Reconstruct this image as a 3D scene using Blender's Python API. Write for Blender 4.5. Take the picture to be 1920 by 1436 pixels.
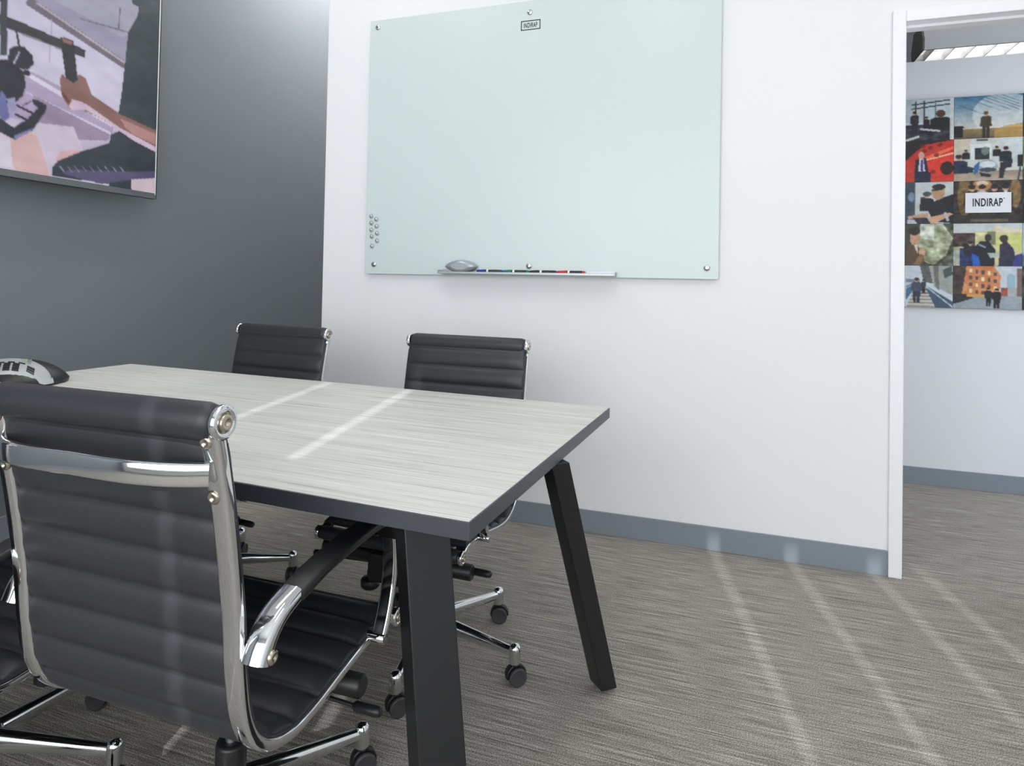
import bpy, math, random
import numpy as np
from mathutils import Vector, Matrix
random.seed(7); np.random.seed(7)
PI = math.pi
for o in list(bpy.data.objects): bpy.data.objects.remove(o, do_unlink=True)
SC = bpy.context.scene; COL = SC.collection

# ---------------------------------------------------------------- camera
W_, H_ = 1920, 1436
CAM = np.array([2.0464954, -3.1057502, 1.1539842])
YAW, PITCH, ROLL, F, PX, PY = -0.3458846, 0.0184698, 0.0202022, 1244.651, 905.779, 505.606
_fw = np.array([math.sin(YAW)*math.cos(PITCH), math.cos(YAW)*math.cos(PITCH), math.sin(PITCH)])
_rt = np.array([math.cos(YAW), -math.sin(YAW), 0.]); _up = np.cross(_rt, _fw)
RT = _rt*math.cos(ROLL)+_up*math.sin(ROLL); UP = -_rt*math.sin(ROLL)+_up*math.cos(ROLL)
def ray(px, py): return _fw + RT*(px-PX)/F - UP*(py-PY)/F
def at(px, py, axis, val):          # pixel ray meets the plane axis = val
    d = ray(px, py); k = 'xyz'.index(axis)
    return CAM + d*(val-CAM[k])/d[k]
cd = bpy.data.cameras.new('camera'); cam = bpy.data.objects.new('camera', cd); COL.objects.link(cam)
cd.sensor_width = 36; cd.sensor_fit = 'HORIZONTAL'; cd.lens = F*36/W_
cd.shift_x = (W_/2-PX)/W_; cd.shift_y = (PY-H_/2)/W_; cd.clip_start = .02
m = Matrix.Identity(4)
for i in range(3): m[i][0], m[i][1], m[i][2], m[i][3] = RT[i], UP[i], -_fw[i], CAM[i]
cam.matrix_world = m; SC.camera = cam

# ---------------------------------------------------------------- world, sun, daylight, exposure
SC.view_settings.view_transform = 'Standard'; SC.view_settings.look = 'None'
SC.view_settings.gamma = 1; SC.view_settings.use_curve_mapping = False
SC.view_settings.exposure = 0.0
wd = bpy.data.worlds.new('sky'); SC.world = wd; wd.use_nodes = True
bg = wd.node_tree.nodes['Background']; bg.inputs[0].default_value = (.75, .86, 1, 1); bg.inputs[1].default_value = 1.2
SUN_AZ, SUN_TAN = -0.18689, .462
sl = bpy.data.lights.new('sun', 'SUN'); sl.energy = 6.0; sl.angle = math.radians(.53); sl.color = (.97, .98, 1)
so = bpy.data.objects.new('sun', sl); COL.objects.link(so)
so.rotation_euler = Vector((math.sin(SUN_AZ), math.cos(SUN_AZ), -SUN_TAN)).to_track_quat('-Z', 'Y').to_euler()
def area(name, loc, direction, sx, sy, power, color=(1, 1, 1)):
    l = bpy.data.lights.new(name, 'AREA'); l.shape = 'RECTANGLE'; l.size = sx; l.size_y = sy; l.energy = power; l.color = color
    o = bpy.data.objects.new(name, l); COL.objects.link(o); o.location = loc
    o.rotation_euler = Vector(direction).to_track_quat('-Z', 'Y').to_euler(); return o
area('window_daylight', (1.85, -5.42, 1.65), (0, 1, 0), 4.7, 2.3, 140, (.93, .965, 1))

# ---------------------------------------------------------------- materials
def s2l(c):
    c = np.asarray(c, float)/255.; return np.where(c <= .04045, c/12.92, ((c+.055)/1.055)**2.4)
def rgb(*c): return tuple(s2l(c))+(1,)
def newmat(name):
    m = bpy.data.materials.new(name); m.use_nodes = True
    return m, m.node_tree, m.node_tree.nodes['Principled BSDF']
def plain(name, col, rough=.5, metal=0, noise=0, nscale=8, bump=0, bscale=200, spec=.5, coat=0):
    m, t, b = newmat(name)
    b.inputs['Roughness'].default_value = rough; b.inputs['Metallic'].default_value = metal
    b.inputs['Specular IOR Level'].default_value = spec; b.inputs['Coat Weight'].default_value = coat
    b.inputs['Base Color'].default_value = col
    tc = t.nodes.new('ShaderNodeTexCoord')
    if noise:
        n = t.nodes.new('ShaderNodeTexNoise'); n.inputs['Scale'].default_value = nscale; n.inputs['Detail'].default_value = 4
        t.links.new(tc.outputs['Object'], n.inputs['Vector'])
        mx = t.nodes.new('ShaderNodeMix'); mx.data_type = 'RGBA'
        mx.inputs['A'].default_value = tuple(c*(1-noise) for c in col[:3])+(1,)
        mx.inputs['B'].default_value = tuple(min(1, c*(1+noise)) for c in col[:3])+(1,)
        t.links.new(n.outputs['Fac'], mx.inputs['Factor']); t.links.new(mx.outputs['Result'], b.inputs['Base Color'])
    if bump:
        n = t.nodes.new('ShaderNodeTexNoise'); n.inputs['Scale'].default_value = bscale; n.inputs['Detail'].default_value = 3
        t.links.new(tc.outputs['Object'], n.inputs['Vector'])
        bp = t.nodes.new('ShaderNodeBump'); bp.inputs['Strength'].default_value = bump; bp.inputs['Distance'].default_value = .002
        t.links.new(n.outputs['Fac'], bp.inputs['Height']); t.links.new(bp.outputs['Normal'], b.inputs['Normal'])
    return m
def streaky(name, stops, along, across, fine, fine_amt, rough, bump=0, across2=None, spec=.5):
    """colour streaks that run along object X: low frequency along X, high across Y"""
    m, t, b = newmat(name); N = t.nodes.new; L = t.links.new
    b.inputs['Roughness'].default_value = rough; b.inputs['Specular IOR Level'].default_value = spec
    tc = N('ShaderNodeTexCoord')
    def noise(sx, sy, sz, det):
        mp = N('ShaderNodeMapping'); mp.inputs['Scale'].default_value = (sx, sy, sz); L(tc.outputs['Object'], mp.inputs['Vector'])
        n = N('ShaderNodeTexNoise'); n.inputs['Scale'].default_value = 1; n.inputs['Detail'].default_value = det; n.inputs['Roughness'].default_value = .6
        L(mp.outputs['Vector'], n.inputs['Vector']); return n
    a = noise(along, across, across, 3); c = noise(along*3, across2 or across*.22, across, 2); g = noise(fine, fine, fine, 2)
    def mth(op, x, y):
        q = N('ShaderNodeMath'); q.operation = op
        for i, v in enumerate((x, y)):
            if isinstance(v, (int, float)): q.inputs[i].default_value = v
            else: L(v, q.inputs[i])
        return q.outputs[0]
    v = mth('ADD', mth('MULTIPLY', a.outputs['Fac'], .68), mth('MULTIPLY', c.outputs['Fac'], .32))
    v = mth('ADD', v, mth('MULTIPLY', mth('SUBTRACT', g.outputs['Fac'], .5), fine_amt))
    r = N('ShaderNodeValToRGB'); e = r.color_ramp.elements
    e[0].position, e[0].color = stops[0]; e[1].position, e[1].color = stops[-1]
    for p, c_ in stops[1:-1]:
        q = e.new(p); q.color = c_
    L(v, r.inputs['Fac']); L(r.outputs['Color'], b.inputs['Base Color'])
    if bump:
        bp = N('ShaderNodeBump'); bp.inputs['Strength'].default_value = bump; bp.inputs['Distance'].default_value = .003
        L(v, bp.inputs['Height']); L(bp.outputs['Normal'], b.inputs['Normal'])
    return m
M = {}
M['white_wall'] = plain('white_wall_paint', rgb(238, 239, 241), .65, noise=.01, nscale=3, bump=.05, bscale=350, spec=.3)
M['grey_wall'] = plain('grey_wall_paint', rgb(119, 125, 130), .6, noise=.03, nscale=3, bump=.06, bscale=350, spec=.3)
M['hall_wall'] = plain('hall_wall_paint', rgb(226, 229, 233), .65, noise=.01, nscale=3, spec=.3)
M['ceiling'] = plain('ceiling_paint', rgb(238, 238, 236), .8, noise=.02)
M['trim'] = plain('white_trim_paint', rgb(242, 243, 246), .35, noise=.01)
M['base'] = plain('grey_vinyl_base', rgb(132, 141, 150), .45, noise=.04, nscale=5)
M['carpet'] = streaky('striped_carpet', [(.28, rgb(86, 82, 76)), (.45, rgb(142, 137, 130)), (.55, rgb(162, 157, 150)), (.72, rgb(220, 215, 207))], 3.0, 260, 330, 1.0, .95, .6, across2=120, spec=.1)
M['tabletop'] = streaky('grey_wood_laminate', [(.30, rgb(172, 172, 168)), (.44, rgb(206, 206, 201)), (.56, rgb(219, 219, 214)), (.68, rgb(234, 233, 228))], 1.6, 190, 300, .05, .45, across2=48, spec=.22)
M['edge'] = plain('dark_table_edge', rgb(62, 66, 72), .42, noise=.05, nscale=20)
M['blacksteel'] = plain('black_powdercoat', rgb(22, 23, 25), .42, noise=.06, nscale=30)
M['leather'] = plain('black_leather', rgb(47, 48, 52), .42, noise=.06, nscale=60, bump=.12, bscale=420, spec=.45)
M['chrome'] = plain('polished_chrome', rgb(222, 224, 226), .07, 1, noise=.01)
M['alu'] = plain('brushed_aluminium', rgb(178, 181, 184), .42, 1, noise=.04, nscale=60)
M['bolt'] = plain('bolt_steel', rgb(190, 180, 165), .25, 1, noise=.05)
M['plastic'] = plain('black_plastic', rgb(26, 26, 28), .4, noise=.05)
M['wheel'] = plain('grey_wheel_cap', rgb(58, 58, 60), .5, noise=.05)
M['rubber'] = plain('black_rubber', rgb(24, 24, 25), .7, noise=.05)
M['glass'] = plain('pale_green_backpainted_glass', rgb(208, 222, 220), .32, noise=.006, nscale=2, spec=.5)
M['silver'] = plain('silver_plastic', rgb(172, 178, 184), .3, .4, noise=.03)
M['lightgrey'] = plain('light_grey_plastic', rgb(176, 181, 184), .4, noise=.03)
M['lcd'] = plain('phone_lcd', rgb(172, 178, 158), .2, noise=.06, nscale=30)
M['ink'] = plain('black_ink', rgb(28, 32, 36), .6)
M['paper'] = plain('white_print', rgb(236, 237, 240), .6)
for n, c in dict(blue=(30, 40, 150), green=(10, 120, 105), black=(30, 30, 34), red=(205, 40, 50), whitep=(235, 235, 235), redlight=(200, 30, 40)).items():
    M[n] = plain(n+'_plastic', rgb(*c), .4, noise=.03)
M['shade'] = plain('blind_fabric', rgb(215, 213, 206), .85, noise=.04, nscale=90)
def emis(name, col, s):
    m, t, b = newmat(name); b.inputs['Base Color'].default_value = (.8, .8, .8, 1)
    b.inputs['Emission Color'].default_value = col; b.inputs['Emission Strength'].default_value = s; return m
M['lamp'] = emis('fill_lamp_diffuser', (1, .985, .96, 1), 16.0)
M['halllamp'] = emis('hall_lamp_tube', (1, .99, .97, 1), 5.5)
M['louver'] = plain('lamp_louver', rgb(235, 236, 236), .35, noise=.01)
def printmat(name, emit=0, rough=.4):
    m, t, b = newmat(name); a = t.nodes.new('ShaderNodeAttribute'); a.attribute_name = 'print'
    b.inputs['Roughness'].default_value = rough
    if emit:
        b.inputs['Base Color'].default_value = (.01, .01, .01, 1)
        t.links.new(a.outputs['Color'], b.inputs['Emission Color']); b.inputs['Emission Strength'].default_value = emit
    else: t.links.new(a.outputs['Color'], b.inputs['Base Color'])
    return m
M['screen'] = printmat('lit_screen', .86, .25)
M['print'] = printmat('photo_print', 0, .45)

# ---------------------------------------------------------------- mesh helpers
class MB:
    def __init__(s): s.v = []; s.f = []; s.sm = []
    def add(s, vs, fs, smooth=False):
        k = len(s.v); s.v += [tuple(map(float, p)) for p in vs]
        for f in fs: s.f.append([i+k for i in f]); s.sm.append(smooth)
        return s
    def box(s, lo, hi):
        (a, b, c), (d, e, f) = lo, hi
        return s.add([(a,b,c),(d,b,c),(d,e,c),(a,e,c),(a,b,f),(d,b,f),(d,e,f),(a,e,f)],
                     [(0,3,2,1),(4,5,6,7),(0,1,5,4),(1,2,6,5),(2,3,7,6),(3,0,4,7)])
    def hexa(s, bottom, top):
        return s.add(list(bottom)+list(top), [(3,2,1,0),(4,5,6,7),(0,1,5,4),(1,2,6,5),(2,3,7,6),(3,0,4,7)])
    def rings(s, rings, closed=False, caps=True, smooth=True):
        n = len(rings[0]); vs = [p for r in rings for p in r]; fs = []
        R = len(rings)
        for i in range(R if closed else R-1):
            j = (i+1) % R
            for q in range(n):
                w = (q+1) % n; fs.append((i*n+q, i*n+w, j*n+w, j*n+q))
        s.add(vs, fs, smooth)
        if caps and not closed:
            s.add(rings[0], [tuple(range(n-1, -1, -1))]); s.add(rings[-1], [tuple(range(n))])
        return s
    def tube(s, path, rad, n=12, caps=True, closed=False):
        path = [Vector(p) for p in path]; rs = []
        rad = rad if hasattr(rad, '__len__') else [rad]*len(path)
        up = None
        for i, p in enumerate(path):
            a = path[i-1] if (i > 0 or closed) else p; b = path[(i+1) % len(path)] if (i < len(path)-1 or closed) else p
            d = (b-a).normalized()
            if up is None: up = Vector((0, 0, 1)) if abs(d.z) < .9 else Vector((1, 0, 0))
            x = d.cross(up).normalized(); y = x.cross(d).normalized(); up = y
            rs.append([p+(x*math.cos(t)+y*math.sin(t))*rad[i] for t in [2*PI*k/n for k in range(n)]])
        return s.rings(rs, closed, caps)
    def sweep(s, path, half, side=(1, 0, 0), round_=.35, n=3, caps=True):
        """rounded rectangle swept along path; side = fixed width axis, half = (w, t) or list of them"""
        path = [Vector(p) for p in path]; side = Vector(side); rs = []
        for i, p in enumerate(path):
            a = path[max(0, i-1)]; b = path[min(len(path)-1, i+1)]
            d = (b-a).normalized(); nn = d.cross(side).normalized(); sd = nn.cross(d).normalized()
            hw, ht = half[i] if isinstance(half, list) else half
            r = min(hw, ht)*round_; ring = []
            for cx, cy, a0 in ((1, 1, 0), (-1, 1, 1), (-1, -1, 2), (1, -1, 3)):
                for k in range(n):
                    t = PI/2*(a0+k/(n-1))
                    ring.append(p+sd*(cx*(hw-r)+r*math.cos(t))+nn*(cy*(ht-r)+r*math.sin(t)))
            rs.append(ring)
        return s.rings(rs, False, caps)
    def lathe(s, prof, origin=(0, 0, 0), axis=(0, 0, 1), n=24):
        """prof: list of (radius, height)"""
        o = Vector(origin); ax = Vector(axis).normalized()
        x = ax.orthogonal().normalized(); y = ax.cross(x); rs = []
        for r, h in prof:
            rs.append([o+ax*h+(x*math.cos(2*PI*k/n)+y*math.sin(2*PI*k/n))*max(r, 1e-5) for k in range(n)])
        return s.rings(rs)
    def cyl(s, a, b, r, n=20):
        a, b = Vector(a), Vector(b); c = min(r*.18, (b-a).length*.3); L = (b-a).length
        return s.lathe([(r-c, 0), (r, c), (r, L-c), (r-c, L)], a, b-a, n)
    def grid(s, fn, nu, nv, smooth=True):
        vs = [fn(i/nu, j/nv) for j in range(nv+1) for i in range(nu+1)]; w = nu+1
        return s.add(vs, [(j*w+i, j*w+i+1, (j+1)*w+i+1, (j+1)*w+i) for j in range(nv) for i in range(nu)], smooth)
    def build(s, name, mat, parent=None, bevel=0, loc=None, weld=False):
        me = bpy.data.meshes.new(name); me.from_pydata(s.v, [], s.f); me.update()
        me.polygons.foreach_set('use_smooth', s.sm)
        me.materials.append(M[mat] if isinstance(mat, str) else mat)
        o = bpy.data.objects.new(name, me); COL.objects.link(o)
        if parent: o.parent = parent
        if loc: o.location = loc
        if bevel:
            b = o.modifiers.new('bevel', 'BEVEL'); b.width = bevel; b.segments = 2; b.limit_method = 'ANGLE'; b.angle_limit = .7
        return o
def tag(o, label=None, cat=None, group=None, kind=None):
    for k, v in (('label', label), ('category', cat), ('group', group), ('kind', kind)):
        if v: o[k] = v
    return o
def empty(name, loc=(0, 0, 0), rz=0):
    o = bpy.data.objects.new(name, None); COL.objects.link(o); o.location = loc; o.rotation_euler.z = rz; o.empty_display_size = .05; return o
def copy_tree(o, parent=None):
    kids = [c for c in bpy.data.objects if c.parent == o]
    c = o.copy(); COL.objects.link(c); c.parent = parent
    for k in kids: copy_tree(k, c)
    return c
def struct(name, mb, mat, parent=None, bevel=0):
    o = mb.build(name, mat, parent, bevel)
    if not parent: o['kind'] = 'structure'
    return o
def smooth_path(pts, n=6):
    P = [Vector(p) for p in pts]; out = []
    for i in range(len(P)-1):
        a = P[max(0, i-1)]; b = P[i]; c = P[i+1]; d = P[min(len(P)-1, i+2)]
        for k in range(n):
            t = k/n
            out.append(.5*((2*b)+(c-a)*t+(2*a-5*b+4*c-d)*t*t+(3*b-a-3*c+d)*t**3))
    out.append(P[-1]); return out
_txt = {}
def text_mesh(name, body, height, width, mat, parent, origin, right, up, out, depth=.0006):
    cu = bpy.data.curves.new(name, 'FONT'); cu.body = body; cu.size = 1; cu.extrude = 0; cu.offset = .022; cu.space_character = 1.12
    to = bpy.data.objects.new('tmp', cu); COL.objects.link(to)
    me = bpy.data.meshes.new_from_object(to.evaluated_get(bpy.context.evaluated_depsgraph_get()))
    bpy.data.objects.remove(to); co = np.array([v.co[:] for v in me.vertices])
    lo, hi = co.min(0), co.max(0)
    R, U, O, C = (np.array(q, float) for q in (right, up, out, origin))
    for v, p in zip(me.vertices, co):
        x = (p[0]-(lo[0]+hi[0])/2)/(hi[0]-lo[0])*width; y = (p[1]-(lo[1]+hi[1])/2)/(hi[1]-lo[1])*height
        v.co = C+R*x+U*y+O*depth
    me.materials.clear(); me.materials.append(M[mat])
    o = bpy.data.objects.new(name, me); COL.objects.link(o); o.parent = parent; return o

# flat print painter: a small raster that becomes vertex colours of a fine flat mesh
class Paint:
    def __init__(s, w, h, base=(128, 128, 128)):
        s.w, s.h = w, h; s.a = np.zeros((h, w, 3))+np.array(base, float)
        s.X, s.Y = np.meshgrid((np.arange(w)+.5)/w, (np.arange(h)+.5)/h)
    def _put(s, m, c, al=1): s.a[m] = s.a[m]*(1-al)+np.array(c, float)*al
    def poly(s, pts, c, al=1):
        m = np.zeros(s.X.shape, bool); n = len(pts)
        for i in range(n):
            x1, y1 = pts[i]; x2, y2 = pts[(i+1) % n]
            if y1 == y2: continue
            cond = ((y1 > s.Y) != (y2 > s.Y)) & (s.X < (x2-x1)*(s.Y-y1)/(y2-y1)+x1); m ^= cond
        s._put(m, c, al); return s
    def rect(s, x0, y0, x1, y1, c, al=1): s._put((s.X >= x0) & (s.X < x1) & (s.Y >= y0) & (s.Y < y1), c, al); return s
    def ell(s, cx, cy, rx, ry, c, al=1): s._put(((s.X-cx)/rx)**2+((s.Y-cy)/ry)**2 < 1, c, al); return s
    def line(s, x0, y0, x1, y1, wd, c, al=1):
        asp = s.w/s.h; dx, dy = (x1-x0)*asp, y1-y0; L = dx*dx+dy*dy+1e-9
        t = np.clip((((s.X-x0)*asp)*dx+(s.Y-y0)*dy)/L, 0, 1)
        s._put(np.hypot((s.X-x0)*asp-t*dx, s.Y-y0-t*dy) < wd/2, c, al); return s
    def grad(s, x0, y0, x1, y1, c0, c1, vert=True):
        m = (s.X >= x0) & (s.X < x1) & (s.Y >= y0) & (s.Y < y1)
        t = ((s.Y-y0)/(y1-y0) if vert else (s.X-x0)/(x1-x0))[m][:, None]
        s.a[m] = np.array(c0, float)*(1-t)+np.array(c1, float)*t; return s
    def noise(s, amt, cells=10, m=None):
        g = np.random.rand(cells+2, cells+2); u = s.X*cells; v = s.Y*cells
        i, j = u.astype(int), v.astype(int); fu, fv = u-i, v-j
        q = g[j, i]*(1-fu)*(1-fv)+g[j, i+1]*fu*(1-fv)+g[j+1, i]*(1-fu)*fv+g[j+1, i+1]*fu*fv
        k = (q-.5)*2*amt
        if m is not None: k = np.where(m, k, 0)
        s.a += k[:, :, None]; return s
    def person(s, x, y, hgt, coat=(28, 30, 36), skin=(205, 160, 135), hair=(45, 35, 30), wide=1.0, legs=True):
        asp = s.h/s.w; r = hgt*.085; w = hgt*.16*wide*asp
        if legs:
            s.poly([(x-w*.75, y+hgt*.5), (x+w*.75, y+hgt*.5), (x+w*.6, y+hgt), (x+w*.1, y+hgt), (x, y+hgt*.6), (x-w*.1, y+hgt), (x-w*.6, y+hgt)], tuple(c*.7 for c in coat))
        s.poly([(x-w*.5, y+r*1.9), (x+w*.5, y+r*1.9), (x+w, y+r*2.6), (x+w*1.05, y+hgt*.55), (x-w*1.05, y+hgt*.55), (x-w, y+r*2.6)], coat)
        s.ell(x, y+r, r*.85*asp, r*1.1, skin); s.ell(x, y+r*.55, r*.95*asp, r*.75, hair); return s
    def soften(s, k=1):
        for _ in range(k):
            b = np.pad(s.a, ((1, 1), (1, 1), (0, 0)), 'edge'); s.a = (b[1:-1, 1:-1]*4+b[:-2, 1:-1]+b[2:, 1:-1]+b[1:-1, :-2]+b[1:-1, 2:])/8
        return s
    def mesh(s, name, mat, parent, P00, U, V, loc=None):
        """P00 = top-left corner, U along the width, V down"""
        P00, U, V = (np.array(q, float) for q in (P00, U, V)); a = np.clip(s.a, 0, 255)
        lin = s2l(a); w, h = s.w, s.h
        gx = np.concatenate([[0], (np.arange(w)+.5)/w, [1]]); gy = np.concatenate([[0], (np.arange(h)+.5)/h, [1]])
        X, Y = np.meshgrid(gx, gy)
        co = P00+X[:, :, None]*U+Y[:, :, None]*V
        lin = np.pad(lin, ((1, 1), (1, 1), (0, 0)), 'edge'); k = w+2
        idx = np.arange((h+2)*k).reshape(h+2, k)
        f = np.stack([idx[:-1, :-1], idx[1:, :-1], idx[1:, 1:], idx[:-1, 1:]], -1).reshape(-1, 4)
        me = bpy.data.meshes.new(name); me.from_pydata(co.reshape(-1, 3).tolist(), [], f.tolist()); me.update()
        at_ = me.attributes.new('print', 'FLOAT_COLOR', 'POINT')
        at_.data.foreach_set('color', np.concatenate([lin.reshape(-1, 3), np.ones(((h+2)*k, 1))], 1).ravel().astype(np.float32))
        me.materials.append(M[mat]); o = bpy.data.objects.new(name, me); COL.objects.link(o); o.parent = parent; return o

# ---------------------------------------------------------------- room shell
CEIL, XL, XR, YB, TH = 3.6, -.86, 4.45, -5.65, .12
DX0, DX1, DZ = 2.7366, 3.66, 2.246
HY, HX0, HX1, HTOP, HFAR, HCEIL = 1.534, 1.3, 6.2, 2.54, 4.0, 3.6
struct('floor', MB().box((-1.2, -5.9, -.1), (6.4, 4.3, 0)), 'carpet')
struct('ceiling', MB().box((-1.2, -5.9, CEIL), (6.4, TH, CEIL+.1)), 'ceiling')
wb = MB().box((0, 0, 0), (DX0-.02, TH, CEIL)).box((DX1+.02, 0, 0), (XR+.1, TH, CEIL)).box((DX0-.02, 0, DZ+.02), (DX1+.02, TH, CEIL))
struct('wall_back', wb, 'white_wall')
struct('wall_left', MB().box((XL-.1, YB, 0), (XL, 2.0, CEIL)), 'grey_wall')
struct('wall_recess', MB().box((XL, 1.9, 0), (.1, 2.0, CEIL)).box((.02, TH, 0), (.1, 1.9, CEIL)), 'white_wall')  # added recess, unseen walls left white to bounce light onto the grey wall
struct('ceiling_recess', MB().box((XL-.1, TH, CEIL), (.1, 2.0, CEIL+.1)), 'ceiling')
struct('wall_right', MB().box((XR, YB, 0), (XR+.1, 0, CEIL)), 'white_wall')
# window wall behind the camera: sill, head and piers, blinds hang in the opening
WX0, WX1, WZ0, WZ1 = -.5, 4.3, .3, 3.2
ww = MB().box((XL-.1, YB-.1, 0), (XR+.1, YB, WZ0)).box((XL-.1, YB-.1, WZ1), (XR+.1, YB, CEIL)).box((XL-.1, YB-.1, WZ0), (WX0, YB, WZ1)).box((WX1, YB-.1, WZ0), (XR+.1, YB, WZ1))
struct('wall_front', ww, 'white_wall')
wf = MB()
for x in (WX0, 1.1, 2.2, 3.2, WX1-.05): wf.box((x, YB-.09, WZ0), (x+.05, YB-.04, WZ1))
wf.box((WX0, YB-.09, WZ0), (WX1, YB-.04, WZ0+.05)).box((WX0, YB-.09, WZ1-.05), (WX1, YB-.04, WZ1))
struct('window_1', wf, 'alu')
# blind panels with narrow slits that let thin blades of sun through
dy = -1.0-(YB+.03); k = math.tan(-SUN_AZ)
slits = [.958+.02+dy*k, .603+.02+dy*k, 2.214+dy*k, 2.522+dy*k, 2.83+dy*k, 3.04+dy*k]
edges = [WX0]; 
for s_ in sorted(slits):
    if s_ < WX1-.05: edges += [s_-.008, s_+.008]
edges.append(WX1)
for i in range(0, len(edges), 2):
    o = MB().box((edges[i], YB+.02, WZ0-.04), (edges[i+1], YB+.035, WZ1+.04)).build('window_blind', 'shade')
    tag(o, 'off-white fabric blind panel in the window behind the camera, number %s from the left' % ('one two three four five six seven eight'.split()[i//2]), 'blind', 'blind panels')
vl = tag(MB().box((2.62, YB+.036, 2.70), (WX1, YB+.06, WZ1+.06)).build('window_sun_baffle', 'shade'), 'added unseen fabric valance over the right half of the window behind the camera', 'baffle')  # added unseen panel that stops the right-hand sun blades short of the wall
# baseboards
BH = .103
struct('baseboard_back', MB().box((0, -.009, 0), (2.69-.003, 0, BH)), 'base', bevel=.002)
struct('baseboard_back_right', MB().box((DX1+.07, -.009, 0), (XR, 0, BH)), 'base', bevel=.002)
struct('baseboard_left', MB().box((XL, YB, 0), (XL+.009, 1.9, BH)), 'base', bevel=.002)
struct('baseboard_hall', MB().box((HX0, HY-.009, 0), (HX1, HY, BH)), 'base', bevel=.002)
# door frame: jambs, stops, casing
d1 = MB().box((DX0-.02, -.004, 0), (DX0, TH+.004, DZ)).box((DX1, -.004, 0), (DX1+.02, TH+.004, DZ)).box((DX0-.02, -.004, DZ), (DX1+.02, TH+.004, DZ+.02))
door = struct('door_1', d1, 'trim', bevel=.001)
MB().box((DX0, .035, 0), (DX0+.012, .075, DZ)).build('door_stop', 'trim', door, .001)
MB().box((DX1-.012, .035, 0), (DX1, .075, DZ)).build('door_stop', 'trim', door, .001)
MB().box((DX0, .035, DZ-.012), (DX1, .075, DZ)).build('door_stop', 'trim', door, .001)
CW = .0475
MB().box((DX0-CW, -.016, 0), (DX0, 0, DZ+CW)).build('casing', 'trim', door, .003)
MB().box((DX1, -.016, 0), (DX1+CW, 0, DZ+CW)).build('casing', 'trim', door, .003)
MB().box((DX0, -.016, DZ), (DX1, 0, DZ+CW)).build('casing', 'trim', door, .003)
sp = MB().box((DX0-.001, -.0035, .985), (DX0+.0015, .012, 1.06)).build('strike_plate', 'blacksteel', door); sp['label'] = 'dark metal strike plate'
# hall beyond the door
struct('wall_hall', MB().box((HX0, HY, 0), (HX1, HY+TH, HTOP)), 'hall_wall')
struct('wall_hall_left', MB().box((HX0-.1, TH, 0), (HX0, HFAR, HCEIL)), 'hall_wall')
struct('wall_hall_right', MB().box((HX1, TH, 0), (HX1+.1, HFAR, HCEIL)), 'hall_wall')
struct('wall_hall_far', MB().box((HX0-.1, HFAR, 0), (HX1+.1, HFAR+.1, HCEIL)), 'hall_wall')
struct('ceiling_hall', MB().box((HX0-.1, TH, HCEIL), (HX1+.1, HFAR+.1, HCEIL+.1)), 'ceiling')

# ---------------------------------------------------------------- added fill lights on the ceiling, unseen above the frame
def fill_lamp(x, y, nm):
    r = empty('ceiling_fill_light', (x, y, CEIL-.10))
    MB().box((-.09, -.75, .03), (.09, .75, .09)).build('housing', 'alu', r, .004)
    MB().box((-.075, -.73, .018), (.075, .73, .03)).build('diffuser', 'lamp', r)
    for s in (-.6, .6): MB().cyl((0, s, .08), (0, s, .102), .006, 8).build('hanger', 'alu', r)
    return tag(r, 'added long fill light with white diffuser, unseen above the frame, '+nm, 'light', 'added ceiling fill lights')
for x, y, nm in ((.15, -1.25, 'left'), (1.6, -2.3, 'middle'), (3.5, -2.4, 'right')): fill_lamp(x, y, nm+' of three over the room')  # added to even out the light across the room
fill_lamp(-.60, 1.0, 'outer of two over the recess'); fill_lamp(-.22, 1.0, 'inner of two over the recess')  # pair added to lift the dark grey wall inside the recess

# ---------------------------------------------------------------- hall pendant light behind the partition
hl = empty('hall_ceiling_light', (3.33, 2.3, 2.86))
tag(hl, 'long white louvred ceiling light seen over the hall wall through the doorway', 'light')
L_ = 2.2
prof = [(-.10, -.05), (.10, -.05), (.13, .0), (.10, .10), (.04, .15), (-.04, .15), (-.10, .10), (-.13, .0)]
bodyp = MB()
outer = [(-.14, -.055), (-.15, .02), (-.09, .13), (.09, .13), (.15, .02), (.14, -.055)]; inner = [(.125, -.055), (.135, .01), (.08, .115), (-.08, .115), (-.135, .01), (-.125, -.055)]
pr = outer+inner
bodyp.rings([[(x, a, b) for a, b in pr] for x in (0, L_)], caps=False, smooth=False)
bodyp.build('housing', 'louver', hl)
MB().add([(-.012, a, b) for a, b in outer]+[(0, a, b) for a, b in outer], [(5, 4, 3, 2, 1, 0), (6, 7, 8, 9, 10, 11)]+[(i, (i+1) % 6, 6+(i+1) % 6, 6+i) for i in range(6)]).build('end_cap', plain('lamp_end_grey', rgb(120, 120, 116), .5, noise=.03), hl)
MB().cyl((.05, 0, .04), (L_-.05, 0, .04), .02, 12).build('lamp_tube', 'halllamp', hl)
for i in range(int(L_/.12)):
    x = .06+i*.12
    MB().add([(x, -.125, -.055), (x, .125, -.055), (x, .135, .0), (x, -.135, .0), (x+.004, -.125, -.055), (x+.004, .125, -.055), (x+.004, .135, .0), (x+.004, -.135, .0)],
             [(0, 1, 2, 3), (7, 6, 5, 4), (0, 4, 5, 1), (2, 6, 7, 3), (1, 5, 6, 2), (3, 7, 4, 0)]).build('louver', 'louver', hl)
for x in (.3, 1.9): MB().cyl((x, 0, .13), (x, 0, HCEIL-2.86), .005, 8).build('hanger', 'alu', hl)
area('hall_fill', (5.9, .8, 1.7), (-1, .05, -.05), 1.2, 2.0, 42, (.95, .97, 1))  # added fill with no source of its own, brightens the hall wall

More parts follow.
